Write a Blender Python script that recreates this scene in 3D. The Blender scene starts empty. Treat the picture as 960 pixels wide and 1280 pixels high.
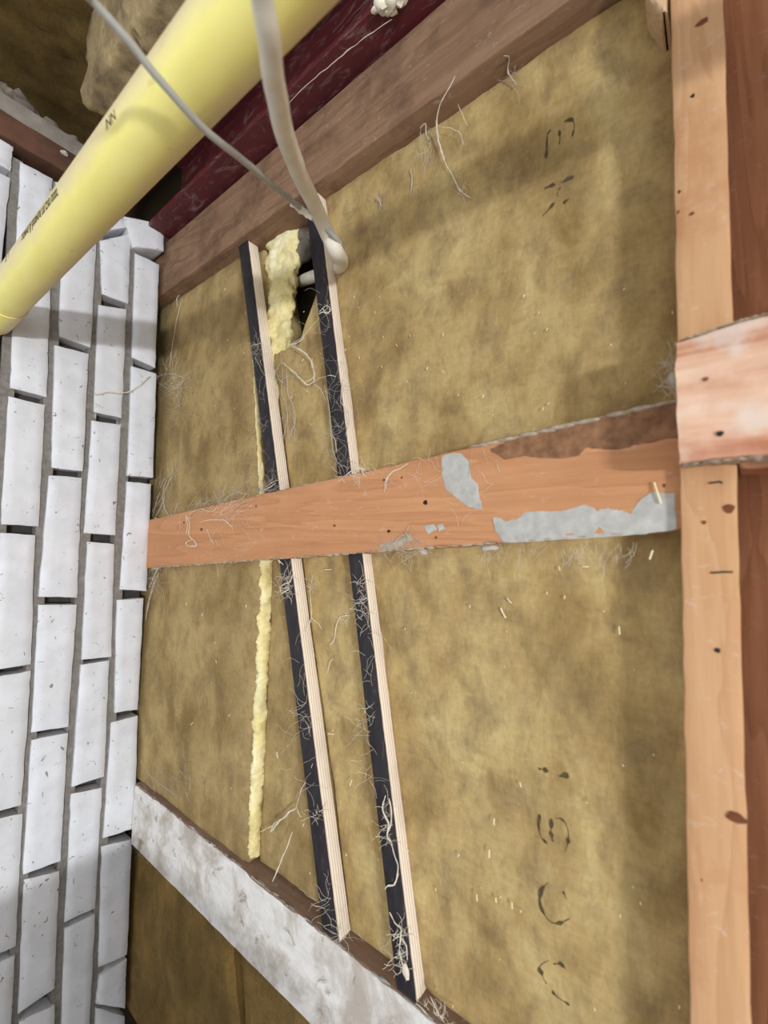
import bpy, bmesh, math, random
from mathutils import Vector, Matrix, noise as mn

scn = bpy.context.scene
COL = scn.collection
ZB = 1.5                                   # height of the eye above the floor

# ---------------------------------------------------------------- camera
FPX, YAW, PITCH, ROLL = 540.0, math.radians(37.9), math.atan(45 / 540), 0.02
FW = Vector((-math.sin(YAW) * math.cos(PITCH), math.cos(YAW) * math.cos(PITCH), math.sin(PITCH)))
_r = Vector((math.cos(YAW), math.sin(YAW), 0)); _u = _r.cross(FW)
RT = math.cos(ROLL) * _r + math.sin(ROLL) * _u
UP = -math.sin(ROLL) * _r + math.cos(ROLL) * _u
EYE = Vector((0, 0, ZB))
cam = bpy.data.cameras.new('camera'); cam_o = bpy.data.objects.new('camera', cam); COL.objects.link(cam_o)
cam.sensor_width = 36; cam.sensor_fit = 'AUTO'; cam.lens = FPX / 1280 * 36
cam.clip_start = 0.01; cam.clip_end = 50
cam_o.matrix_world = Matrix(((RT.x, UP.x, -FW.x, 0), (RT.y, UP.y, -FW.y, 0), (RT.z, UP.z, -FW.z, ZB), (0, 0, 0, 1)))
cam.dof.use_dof = True; cam.dof.focus_distance = 0.56; cam.dof.aperture_fstop = 4.2
scn.camera = cam_o

# ---------------------------------------------------------------- light and exposure
w = bpy.data.worlds.new('world'); scn.world = w; w.use_nodes = True
w.node_tree.nodes['Background'].inputs[0].default_value = (0.93, 0.96, 1.0, 1)
w.node_tree.nodes['Background'].inputs[1].default_value = 1.30
ld = bpy.data.lights.new('window_light', 'AREA'); ld.shape = 'RECTANGLE'; ld.size = 0.42; ld.size_y = 0.075
ld.energy = 92; ld.color = (0.93, 0.965, 1.0)
lo = bpy.data.objects.new('window_light', ld); COL.objects.link(lo)
lo.location = (2.8, -1.7, ZB - 0.30)
lo.rotation_euler = (Vector((-0.5, 0.3, ZB)) - lo.location).to_track_quat('-Z', 'Y').to_euler()
scn.view_settings.view_transform = 'Standard'; scn.view_settings.look = 'None'
scn.view_settings.gamma = 1; scn.view_settings.use_curve_mapping = False
scn.view_settings.exposure = 0.0

random.seed(7)

# ---------------------------------------------------------------- helpers
def ray(px, py): return (px - 480) / FPX * RT + (640 - py) / FPX * UP + FW
def on_y(px, py, y): v = ray(px, py); return EYE + v * (y / v.y)      # point of the plane Y=y
def on_x(px, py, x): v = ray(px, py); return EYE + v * (x / v.x)
def at_d(px, py, d): return EYE + ray(px, py) * d                       # point at depth d

def nz(p, s, seed=0.0): return mn.noise(Vector((p[0] * s + seed, p[1] * s + seed * 1.7, p[2] * s - seed * .6)))

def link(o, parent=None):
    COL.objects.link(o)
    if parent is not None:
        o.parent = parent; o.matrix_parent_inverse = Matrix.Translation(-parent.location)
    return o
def tag(o, label=None, cat=None, group=None, kind=None):
    if label: o['label'] = label
    if cat: o['category'] = cat
    if group: o['group'] = group
    if kind: o['kind'] = kind
    return o
def empty(name, loc):
    o = bpy.data.objects.new(name, None); o.location = loc; o.empty_display_size = .02
    COL.objects.link(o); return o
def obj(name, bm, mat, parent=None, smooth=True, soft=False):
    bmesh.ops.recalc_face_normals(bm, faces=bm.faces[:])
    me = bpy.data.meshes.new(name)
    c = Vector((0, 0, 0))
    if len(bm.verts):
        lo_ = Vector([min(v.co[i] for v in bm.verts) for i in range(3)]); hi_ = Vector([max(v.co[i] for v in bm.verts) for i in range(3)])
        c = (lo_ + hi_) / 2; c.z = lo_.z if parent is None else c.z
    for v in bm.verts: v.co -= c
    for f in bm.faces: f.smooth = smooth
    bm.to_mesh(me); bm.free()
    for m in (mat if isinstance(mat, (list, tuple)) else [mat]): me.materials.append(m)
    if smooth and not soft:
        try: me.set_sharp_from_angle(angle=math.radians(38))
        except Exception: pass
    o = bpy.data.objects.new(name, me); o.location = c
    return link(o, parent)

def loft(bm, secs, close=True, mat=0):
    rows = [[bm.verts.new(p) for p in s] for s in secs]
    n = len(rows[0])
    for a, b in zip(rows[:-1], rows[1:]):
        for i in range(n):
            j = (i + 1) % n
            f = bm.faces.new((a[i], a[j], b[j], b[i])); f.material_index = mat
    if close:
        bm.faces.new(rows[0]).material_index = mat; bm.faces.new(rows[-1]).material_index = mat
    return rows
def rrect(a0, a1, b0, b1, r, k=2, sub=0):
    pts = []
    for cx, cy, s in ((a1 - r, b1 - r, 0), (a0 + r, b1 - r, 1), (a0 + r, b0 + r, 2), (a1 - r, b0 + r, 3)):
        for i in range(k + 1):
            t = (s + i / k) * math.pi / 2; pts.append((cx + r * math.cos(t), cy + r * math.sin(t)))
    if sub:
        out = []
        for i, p in enumerate(pts):
            q = pts[(i + 1) % len(pts)]; out.append(p)
            if math.dist(p, q) > 3 * r:
                for j in range(1, sub + 1): out.append((p[0] + (q[0] - p[0]) * j / (sub + 1), p[1] + (q[1] - p[1]) * j / (sub + 1)))
        pts = out
    return pts
def timber_x(bm, x0, x1, y0, y1, zlo, zhi, n=60, r=.002, amp=.0007, seed=0, sub=3):
    """beam along X; zlo/zhi are functions of x"""
    secs = []
    for i in range(n + 1):
        x = x0 + (x1 - x0) * i / n
        s = []
        for (y, z) in rrect(y0, y1, ZB + zlo(x), ZB + zhi(x), r, 2, sub):
            d = amp * (nz((x, y, z), 45, seed) + .6 * nz((x, y, z), 160, seed))
            s.append(Vector((x, y + d, z + d * 1.2)))
        secs.append(s)
    loft(bm, secs)
def timber_z(bm, z0, z1, y0, y1, xl, xr, n=60, r=.002, amp=.0006, seed=0, sub=3):
    secs = []
    for i in range(n + 1):
        z = z0 + (z1 - z0) * i / n
        s = []
        for (x, y) in rrect(xl(z), xr(z), y0, y1, r, 2, sub):
            d = amp * (nz((x, y, z), 45, seed) + .6 * nz((x, y, z), 160, seed))
            s.append(Vector((x + d, y + d, ZB + z)))
        secs.append(s)
    loft(bm, secs)
def box(bm, x0, x1, y0, y1, z0, z1):
    loft(bm, [[Vector((x, y0, ZB + z0)), Vector((x, y1, ZB + z0)), Vector((x, y1, ZB + z1)), Vector((x, y0, ZB + z1))] for x in (x0, x1)])
def spline(pts, n):
    """Catmull-Rom through the points"""
    P = [Vector(p) for p in pts]
    if len(P) == 2: return [P[0].lerp(P[1], i / n) for i in range(n + 1)]
    P = [2 * P[0] - P[1]] + P + [2 * P[-1] - P[-2]]
    out = []; m = len(P) - 3
    for i in range(n + 1):
        t = i / n * m; k = min(int(t), m - 1); t -= k
        a, b, c, d = P[k:k + 4]
        out.append(.5 * ((2 * b) + (c - a) * t + (2 * a - 5 * b + 4 * c - d) * t * t + (3 * b - a - 3 * c + d) * t ** 3))
    return out
def tube(bm, pts, rad, k=6, caps=True, mat=0):
    """tube along points; rad number or function of 0..1"""
    rf = rad if callable(rad) else (lambda t: rad)
    secs = []; m = len(pts)
    T0 = (pts[1] - pts[0]).normalized()
    N = T0.orthogonal().normalized()
    for i, p in enumerate(pts):
        T = (pts[min(i + 1, m - 1)] - pts[max(i - 1, 0)])
        if T.length < 1e-9: T = T0
        T.normalize(); N = (N - T * N.dot(T))
        N = N.normalized() if N.length > 1e-6 else T.orthogonal().normalized()
        B = T.cross(N); r = rf(i / (m - 1))
        secs.append([p + r * (math.cos(a) * N + math.sin(a) * B) for a in [2 * math.pi * j / k for j in range(k)]])
    loft(bm, secs, caps, mat)
def blob(bm, c, rad, seed=0, amp=.4, freq=60, sub=2):
    r = Vector(rad) if not isinstance(rad, (int, float)) else Vector((rad,) * 3)
    res = bmesh.ops.create_icosphere(bm, subdivisions=sub, radius=1)
    for v in res['verts']:
        d = v.co.copy(); p = Vector((d.x * r.x, d.y * r.y, d.z * r.z)) + Vector(c)
        k = 1 + amp * nz(p, freq, seed) + amp * .5 * nz(p, freq * 2.7, seed)
        v.co = Vector(c) + Vector((d.x * r.x, d.y * r.y, d.z * r.z)) * k

# ---------------------------------------------------------------- materials
def s2l(c):
    return tuple(((v / 255) / 12.92 if v / 255 <= .04045 else ((v / 255 + .055) / 1.055) ** 2.4) for v in c) + (1,)
class Mat:
    def __init__(s, name, rough=.8, spec=.25):
        s.m = bpy.data.materials.new(name); s.m.use_nodes = True; s.t = s.m.node_tree
        s.b = s.t.nodes['Principled BSDF']; s.b.inputs['Roughness'].default_value = rough
        s.b.inputs['Specular IOR Level'].default_value = spec
        s.tc = s.t.nodes.new('ShaderNodeTexCoord')
    def noise(s, scale, stretch=(1, 1, 1), detail=5, rough=.6, dist=0, off=(0, 0, 0)):
        mp = s.t.nodes.new('ShaderNodeMapping'); mp.inputs['Scale'].default_value = stretch; mp.inputs['Location'].default_value = off
        s.t.links.new(s.tc.outputs['Object'], mp.inputs[0])
        n = s.t.nodes.new('ShaderNodeTexNoise'); n.inputs['Scale'].default_value = scale
        n.inputs['Detail'].default_value = detail; n.inputs['Roughness'].default_value = rough; n.inputs['Distortion'].default_value = dist
        s.t.links.new(mp.outputs[0], n.inputs['Vector']); return n.outputs['Fac']
    def wave(s, scale, stretch, dist=2, dscale=2, bands='X', detail=2):
        mp = s.t.nodes.new('ShaderNodeMapping'); mp.inputs['Scale'].default_value = stretch
        s.t.links.new(s.tc.outputs['Object'], mp.inputs[0])
        n = s.t.nodes.new('ShaderNodeTexWave'); n.inputs['Scale'].default_value = scale; n.bands_direction = bands
        n.inputs['Distortion'].default_value = dist; n.inputs['Detail'].default_value = detail; n.inputs['Detail Scale'].default_value = dscale
        s.t.links.new(mp.outputs[0], n.inputs['Vector']); return n.outputs['Fac']
    def ramp(s, fac, stops, interp='LINEAR'):
        r = s.t.nodes.new('ShaderNodeValToRGB'); r.color_ramp.interpolation = interp
        e = r.color_ramp.elements
        while len(e) > 1: e.remove(e[-1])
        e[0].position, e[0].color = stops[0]
        for p, c in stops[1:]:
            k = e.new(p); k.color = c
        s.t.links.new(fac, r.inputs[0]); return r.outputs[0]
    def mask(s, fac, a, b):
        return s.ramp(fac, [(a, (0, 0, 0, 1)), (b, (1, 1, 1, 1))])
    def mix(s, fac, a, b, mode='MIX'):
        n = s.t.nodes.new('ShaderNodeMix'); n.data_type = 'RGBA'; n.blend_type = mode
        for sock, v in ((n.inputs[0], fac), (n.inputs[6], a), (n.inputs[7], b)):
            if hasattr(v, 'links') or hasattr(v, 'is_linked'): s.t.links.new(v, sock)
            else: sock.default_value = v
        return n.outputs[2]
    def math(s, op, a, b=0.0, c=None):
        n = s.t.nodes.new('ShaderNodeMath'); n.operation = op
        for sock, v in zip(n.inputs, (a, b) if c is None else (a, b, c)):
            if hasattr(v, 'is_linked'): s.t.links.new(v, sock)
            else: sock.default_value = v
        return n.outputs[0]
    def xyz(s):
        n = s.t.nodes.new('ShaderNodeSeparateXYZ'); s.t.links.new(s.tc.outputs['Object'], n.inputs[0]); return n.outputs
    def color(s, c):
        if hasattr(c, 'is_linked'): s.t.links.new(c, s.b.inputs['Base Color'])
        else: s.b.inputs['Base Color'].default_value = c
    def bump(s, h, strength=.3, dist=.002):
        n = s.t.nodes.new('ShaderNodeBump'); n.inputs['Strength'].default_value = strength; n.inputs['Distance'].default_value = dist
        s.t.links.new(h, n.inputs['Height']); s.t.links.new(n.outputs[0], s.b.inputs['Normal'])

def plain(name, c, rough=.8, var=.25, scale=60, bump=.2):
    m = Mat(name, rough); n = m.noise(scale)
    d = tuple(v * (1 - var) for v in c[:3]) + (1,); l = tuple(min(1, v * (1 + var * .6)) for v in c[:3]) + (1,)
    m.color(m.ramp(n, [(.3, d), (.7, l)])); m.bump(n, bump, .001); return m.m

def wood(name, light, dark, axis, dirt=None, dirt_amt=(.55, .75), ring=14, seed=0, bump=.25, dirt_scale=9):
    m = Mat(name, .75)
    st = [1, 1, 1]; st['XYZ'.index(axis)] = .06
    st2 = [1, 1, 1]; st2['XYZ'.index(axis)] = .12
    n1 = m.noise(110, st, 6, .65, .3, (seed, seed, seed))
    n2 = m.noise(ring, st2, 3, .5, 1.2, (seed + 3, seed, seed))
    rings = m.math('FRACT', m.math('MULTIPLY', n2, 7.0))
    rings = m.ramp(rings, [(0, (0, 0, 0, 1)), (.75, (.75, .75, .75, 1)), (.92, (1, 1, 1, 1)), (1, (0, 0, 0, 1))])
    n3 = m.noise(420, st, 4, .7, .2, (seed + 1, seed, 2))
    f = m.math('ADD', m.math('ADD', m.math('MULTIPLY', n1, .55), m.math('MULTIPLY', rings, .24)), m.math('MULTIPLY', m.math('SUBTRACT', n3, .35), .35))
    c = m.ramp(f, [(.22, light), (.8, dark)])
    sp = m.noise(150, (.6, 1, 1), 4, .7, .8, (seed, 5, 5))
    pale = tuple(min(1, v * .5 + .32) for v in light[:3]) + (1,)
    c = m.mix(m.math('MULTIPLY', m.mask(sp, .6, .7), .4), c, pale)
    big = m.noise(5, st2, 3, .5, 0, (seed, 1, 2))
    c = m.mix(m.math('MULTIPLY', m.mask(big, .35, .7), .35), c, dark)
    if dirt:
        dn = m.noise(dirt_scale, (1, 1, 1), 7, .7, 0, (seed + 9, 0, 0))
        c = m.mix(m.mask(dn, *dirt_amt), c, dirt)
    m.color(c); m.bump(f, bump, .0008); return m.m

def wool(name, base, dark, light, stain, seed=0, fine=1.0, k=1.0):
    base, dark, light, stain = [tuple(v * k for v in c[:3]) + (1,) for c in (base, dark, light, stain)]
    m = Mat(name, .95, .08)
    fib = m.noise(300, (1, 1, .35), 4, .7, .6, (seed, 0, 0))
    fib2 = m.noise(260, (.3, 1, 1), 3, .7, .8, (seed, 4, 0))
    mid = m.noise(38, (1, 1, .8), 5, .62, .4, (seed, seed, 1))
    big = m.noise(13, (1.2, 1, .7), 4, .55, .5, (seed, 2, seed))
    c = m.ramp(big, [(.3, dark), (.5, base), (.68, light)])
    c = m.mix(m.math('MULTIPLY', m.mask(mid, .45, .68), .6), c, stain)
    c = m.mix(m.math('MULTIPLY', m.mask(m.noise(24, (1, 1, .5), 4, .6, 0, (seed, 7, 3)), .55, .72), .55), c, light)
    f = m.math('ADD', m.math('MULTIPLY', fib, .6), m.math('MULTIPLY', fib2, .4))
    c = m.mix(.36 * fine, c, m.ramp(f, [(.3, (.12, .12, .12, 1)), (.7, (.95, .95, .95, 1))]), 'SOFT_LIGHT')
    h = m.math('ADD', f, m.math('MULTIPLY', mid, .8))
    m.color(c); m.bump(h, .5 * fine, .0012); return m.m

WOOLC = dict(base=s2l((196, 166, 111)), dark=s2l((154, 126, 78)), light=s2l((216, 190, 132)), stain=s2l((144, 121, 88)))
M = {}
M['wool_a'] = wool('mineral_wool_face', WOOLC['base'], WOOLC['dark'], WOOLC['light'], WOOLC['stain'], 1.0, k=.73)
M['wool_b'] = wool('mineral_wool_face_grey', s2l((182, 155, 106)), s2l((148, 123, 78)), s2l((200, 174, 120)), s2l((138, 116, 84)), 5.0, k=.74)
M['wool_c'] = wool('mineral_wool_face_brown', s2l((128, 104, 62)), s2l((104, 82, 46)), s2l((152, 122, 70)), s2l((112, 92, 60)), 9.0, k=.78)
M['wool_d'] = wool('mineral_wool_old', s2l((160, 140, 104)), s2l((112, 96, 74)), s2l((190, 168, 122)), s2l((104, 92, 78)), 3.0)
M['wool_grey'] = wool('mineral_wool_dusty', s2l((118, 110, 100)), s2l((84, 76, 70)), s2l((140, 130, 116)), s2l((80, 74, 70)), 4.0)
M['wool_yellow'] = wool('mineral_wool_torn', s2l((228, 212, 150)), s2l((190, 168, 104)), s2l((240, 230, 190)), s2l((186, 172, 128)), 2.0)

def brick_mat():
    m = Mat('white_painted_brick', .7, .3)
    rnd = m.t.nodes.new('ShaderNodeObjectInfo').outputs['Random']
    add = m.t.nodes.new('ShaderNodeVectorMath'); add.operation = 'ADD'
    cmb = m.t.nodes.new('ShaderNodeCombineXYZ')
    for i, k in enumerate((7.0, 13.0, 29.0)): m.t.links.new(m.math('MULTIPLY', rnd, k), cmb.inputs[i])
    m.t.links.new(m.tc.outputs['Object'], add.inputs[0]); m.t.links.new(cmb.outputs[0], add.inputs[1])
    class _T: outputs = {'Object': add.outputs[0]}
    m.tc = _T
    n = m.noise(26, (1, 1, 1), 6, .6); sp = m.noise(95, (1, 1, 1), 3, .6, 1.2); cr = m.noise(55, (1, 1, .5), 2, .5, 2.5, (4, 2, 1))
    c = m.ramp(n, [(.3, s2l((208, 209, 213))), (.7, s2l((228, 229, 233)))])
    c = m.mix(m.math('MULTIPLY', m.mask(m.noise(14, (1, 1, 1), 3, .5, 0, (2, 8, 1)), .5, .75), .35), c, s2l((196, 192, 188)))
    c = m.mix(m.mask(sp, .665, .70), c, s2l((128, 112, 96)))
    c = m.mix(m.mask(m.math('ABSOLUTE', m.math('SUBTRACT', cr, .5)), .0, .0001) if False else m.math('MULTIPLY', m.mask(cr, .735, .75), .8), c, s2l((120, 104, 90)))
    c = m.mix(m.math('MULTIPLY', rnd, .18), c, s2l((205, 200, 196)))
    m.color(c); m.bump(m.math('ADD', n, m.math('MULTIPLY', sp, -.3)), .35, .0014); return m.m
M['brick'] = brick_mat()
def mortar_mat():
    m = Mat('grey_mortar', .92, .1)
    n = m.noise(120, (1, 1, 1), 6, .7); b = m.noise(9, (1, 1, 1), 3, .5)
    c = m.ramp(n, [(.3, s2l((112, 107, 101))), (.7, s2l((146, 141, 134)))])
    c = m.mix(m.mask(b, .60, .63), c, s2l((205, 205, 210)))
    m.color(c); m.bump(n, .6, .0015); return m.m
M['mortar'] = mortar_mat()
M['core'] = plain('dark_mortar_core', s2l((70, 66, 62)), .95)

M['noggin'] = wood('orange_pine', s2l((202, 148, 106)), s2l((168, 114, 74)), 'X', s2l((136, 100, 76)), (.66, .8), seed=1)
M['joist'] = wood('brown_dusty_timber', s2l((150, 118, 92)), s2l((106, 78, 57)), 'X', s2l((92, 68, 53)), (.5, .72), seed=4, dirt_scale=14)
M['rail'] = wood('brown_rail_timber', s2l((138, 112, 94)), s2l((106, 80, 64)), 'X', s2l((150, 134, 118)), (.5, .8), seed=7)
M['post'] = wood('pale_pine_post', s2l((206, 164, 122)), s2l((180, 130, 88)), 'Z', s2l((182, 130, 90)), (.52, .7), ring=22, seed=2)
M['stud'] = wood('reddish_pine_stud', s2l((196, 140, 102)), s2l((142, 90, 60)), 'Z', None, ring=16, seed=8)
M['offcut'] = wood('pale_offcut', s2l((222, 190, 150)), s2l((176, 138, 100)), 'Z', s2l((120, 96, 76)), (.55, .7), seed=3, ring=30)
def stub_mat():
    m = Mat('pink_sawn_pine', .8, .2)
    w_ = m.noise(48, (.12, 1, 1), 4, .6, .5); n = m.noise(30, (.7, 1, 1), 6, .65)
    f = m.math('ADD', m.math('MULTIPLY', w_, .75), m.math('MULTIPLY', n, .35))
    c = m.ramp(f, [(.38, s2l((222, 188, 162))), (.54, s2l((206, 162, 134))), (.68, s2l((176, 116, 88)))])
    c = m.mix(m.math('MULTIPLY', m.mask(m.noise(20, (1, 1, 1), 5, .6, 0, (5, 2, 8)), .56, .66), .6), c, s2l((214, 200, 188)))
    c = m.mix(m.math('MULTIPLY', m.mask(m.noise(26, (1, 1, 1), 3, .6, 0, (1, 9, 8)), .66, .7), .8), c, s2l((208, 150, 92)))
    m.color(c); m.bump(f, .5, .0015); return m.m
M['stub'] = stub_mat()
M['dust'] = plain('grey_dust', s2l((176, 158, 136)), .95, .35, 160, .6)
M['dirt'] = plain('brown_dirt', s2l((138, 100, 72)), .95, .45, 90, .6)
M['plaster'] = plain('grey_plaster_smear', s2l((178, 175, 168)), .85, .18, 110, .4)
M['knot'] = plain('dark_knot', s2l((112, 66, 40)), .8, .3, 200)
M['nail'] = plain('nail_hole', s2l((44, 34, 30)), .8, .3, 200)
M['mark'] = plain('faded_print', s2l((122, 104, 74)), .95, .3, 220, .5)
M['chip'] = plain('wood_chip', s2l((238, 222, 190)), .8, .12, 200)
M['paper'] = plain('torn_paper', s2l((214, 204, 186)), .9, .15, 200, .4)
M['foam'] = plain('expanding_foam', s2l((236, 228, 206)), .8, .15, 90, .6)
M['cable'] = plain('cream_cable_sheath', s2l((222, 215, 198)), .55, .1, 70, .25)
M['cable_grey'] = plain('grey_cable_sheath', s2l((166, 164, 156)), .5, .1, 70, .2)
M['cob'] = plain('dusty_cobweb', s2l((222, 210, 190)), .95, .2, 200, 0)
M['cob_grey'] = plain('grey_cobweb', s2l((186, 176, 160)), .95, .2, 200, 0)
M['straw'] = plain('pale_splinter', s2l((236, 220, 184)), .7, .1, 200, 0)
M['rust'] = plain('rusty_brown_bar', s2l((98, 68, 54)), .85, .4, 30, .4)
M['greyboard'] = plain('grey_weathered_board', s2l((140, 132, 122)), .9, .3, 40, .4)
M['floor'] = plain('concrete_floor', s2l((150, 146, 140)), .9, .2, 8)
M['board'] = plain('backing_board', s2l((82, 68, 50)), .95, .2, 12)
M['block'] = plain('grey_block', s2l((165, 160, 152)), .9, .2, 14)

def paint_mat():
    m = Mat('dirty_white_paint', .75, .25)
    b = m.noise(13, (1, 1, 1), 6, .68, .4); f = m.noise(120, (.5, 1, 1), 5, .7); g = m.noise(34, (1, 1, 1), 5, .7, .8, (3, 1, 6))
    c = m.ramp(f, [(.3, s2l((206, 201, 195))), (.7, s2l((228, 224, 219)))])
    c = m.mix(m.math('MULTIPLY', m.mask(b, .47, .62), .85), c, s2l((170, 158, 144)))
    c = m.mix(m.math('MULTIPLY', m.mask(g, .58, .66), .75), c, s2l((132, 120, 106)))
    m.color(c); m.bump(m.math('ADD', f, b), .4, .001); return m.m
M['paint'] = paint_mat()
def ply_mat():
    m = Mat('plywood_edge', .75, .2)
    n = m.noise(60, (1, 1, .08), 4, .6)
    y = m.xyz()[1]
    lay = m.math('FRACT', m.math('MULTIPLY', y, 1 / .0036))
    lay = m.ramp(lay, [(0, (1, 1, 1, 1)), (.55, (.92, .92, .92, 1)), (.62, (.1, .1, .1, 1)), (.8, (.12, .12, .12, 1)), (.9, (1, 1, 1, 1))])
    f = m.math('MULTIPLY', lay, m.math('ADD', .72, m.math('MULTIPLY', n, .5)))
    c = m.ramp(f, [(.0, s2l((196, 170, 142))), (.6, s2l((230, 212, 190))), (1, s2l((242, 230, 214)))])
    c = m.mix(m.math('MULTIPLY', m.mask(m.noise(22, (1, 1, .4), 4, .6, 0, (4, 4, 4)), .56, .74), .5), c, s2l((190, 166, 144)))
    m.color(c); m.bump(f, .35, .0006); return m.m
M['ply'] = ply_mat()
def film_mat():
    m = Mat('black_film', .55, .35)
    n = m.noise(90, (1, 1, .3), 5, .7); s_ = m.noise(240, (1, 1, .2), 3, .6, 1.0)
    c = m.ramp(n, [(.3, s2l((26, 22, 26))), (.75, s2l((52, 46, 50)))])
    c = m.mix(m.math('MULTIPLY', m.mask(s_, .64, .72), .45), c, s2l((120, 112, 108)))
    m.color(c); m.bump(n, .2, .0005); return m.m
M['film'] = film_mat()
def pipe_mat():
    m = Mat('yellow_pipe_plastic', .5, .35)
    x, y, z = m.xyz()
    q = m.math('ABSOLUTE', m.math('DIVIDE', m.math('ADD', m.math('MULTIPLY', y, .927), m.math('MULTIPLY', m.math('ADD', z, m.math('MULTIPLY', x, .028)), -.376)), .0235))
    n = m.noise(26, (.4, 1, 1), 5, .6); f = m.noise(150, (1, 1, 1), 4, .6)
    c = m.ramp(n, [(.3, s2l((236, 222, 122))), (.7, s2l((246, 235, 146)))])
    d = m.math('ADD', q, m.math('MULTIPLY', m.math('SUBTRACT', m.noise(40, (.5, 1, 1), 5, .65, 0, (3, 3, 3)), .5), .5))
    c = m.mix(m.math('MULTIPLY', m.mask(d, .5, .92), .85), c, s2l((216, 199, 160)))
    c = m.mix(m.math('MULTIPLY', m.mask(m.noise(60, (.7, 1, 1), 4, .6, 0, (8, 1, 1)), .64, .7), .35), c, s2l((190, 166, 96)))
    m.color(c); m.bump(f, .08, .0004); return m.m
M['pipe'] = pipe_mat()
M['ink'] = plain('black_pipe_print', s2l((92, 84, 48)), .6, .35, 400, 0)
def steel_mat():
    m = Mat('red_oxide_steel', .55, .4)
    n = m.noise(18, (.4, 1, 1), 5, .6); s_ = m.noise(70, (.3, 1, 1), 5, .7, 1.5, (2, 5, 1)); p = m.noise(30, (1, 1, 1), 5, .7, 0, (7, 7, 2))
    c = m.ramp(n, [(.3, s2l((66, 20, 24))), (.7, s2l((94, 32, 35)))])
    c = m.mix(m.math('MULTIPLY', m.mask(s_, .55, .70), .6), c, s2l((140, 116, 110)))
    c = m.mix(m.math('MULTIPLY', m.mask(p, .6, .66), .45), c, s2l((120, 104, 100)))
    m.color(c); m.bump(s_, .2, .0005); return m.m
M['steel'] = steel_mat()

# ---------------------------------------------------------------- room shell
YI, XW = .385, -.823
bm = bmesh.new(); box(bm, -1.25, 2.9, -1.6, .46, -1.56, -1.5); tag(obj('floor', bm, M['floor'], smooth=False), kind='structure')
bm = bmesh.new(); box(bm, -1.25, .9, .455, .50, -1.5, .90); tag(obj('wall_back', bm, M['board'], smooth=False), kind='structure')
bm = bmesh.new(); box(bm, -1.25, .9, -.55, .50, .90, .94); tag(obj('ceiling', bm, M['board'], smooth=False), kind='structure')
bm = bmesh.new(); box(bm, -1.25, -1.20, -.9, .455, -1.5, .90); tag(obj('wall_outer', bm, M['board'], smooth=False), kind='structure')
# unseen low blocker, added so its top edge shades the foot of the brickwork
bm = bmesh.new(); box(bm, .20, .30, -.95, -.08, -1.5, -.447); tag(obj('shade_blocker', bm, M['block'], smooth=False), kind='structure')

# ---------------------------------------------------------------- brick wall
bm = bmesh.new(); box(bm, -.93, XW - .026, -.60, .362, -1.5, .52)
wall = tag(obj('wall_left', bm, M['core'], smooth=False), kind='structure')
BR = [
 # column nearest the insulation
 [(155, 271), (204, 281), (204, 315), (166, 310)],
 [(170, 316), (200, 330), (195, 459), (166, 446)], [(165, 457), (196, 467), (192, 597), (160, 594)],
 [(160, 602), (190, 605), (184, 739), (151, 737)], [(147, 750), (180, 748), (173, 887), (144, 891)],
 [(140, 904), (173, 895), (169, 1036), (130, 1049)], [(128, 1059), (166, 1050), (160, 1195), (124, 1211)],
 [(125, 1220), (159, 1200), (157, 1262), (121, 1256)], [(121, 1262), (157, 1272), (153, 1420), (116, 1440)],
 # second column
 [(126, 300), (164, 292), (161, 379), (128, 367)], [(124, 380), (159, 386), (153, 522), (118, 514)],
 [(116, 525), (152, 531), (145, 669), (106, 666)], [(110, 677), (144, 680), (140, 821), (103, 825)],
 [(102, 831), (137, 826), (131, 971), (90, 984)], [(90, 994), (129, 985), (120, 1136), (82, 1154)],
 [(82, 1162), (120, 1144), (112, 1300), (76, 1322)],
 # third column
 [(78, 268), (122, 285), (114, 434), (75, 420)], [(69, 431), (111, 442), (104, 589), (65, 584)],
 [(62, 594), (103, 597), (97, 747), (49, 746)], [(49, 756), (97, 756), (86, 909), (40, 916)],
 [(40, 925), (85, 917), (76, 1077), (29, 1094)], [(31, 1101), (75, 1091), (69, 1237), (23, 1270)],
 [(25, 1278), (69, 1257), (62, 1420), (15, 1450)],
 # fourth column
 [(26, 201), (66, 222), (62, 342), (20, 328)], [(18, 338), (64, 352), (59, 496), (14, 484)],
 [(11, 495), (57, 506), (49, 658), (2, 655)], [(1, 666), (45, 669), (39, 831), (-10, 838)],
 [(-8, 847), (39, 839), (27, 1007), (-20, 1020)], [(-20, 1029), (29, 1018), (20, 1185), (-28, 1206)],
 [(-28, 1215), (19, 1196), (10, 1360), (-40, 1400)],
 # second column's short closer, under the beam
 [(70, 226), (108, 246), (122, 276), (79, 260)], [(110, 247), (150, 268), (162, 284), (127, 291)],
]
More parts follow.
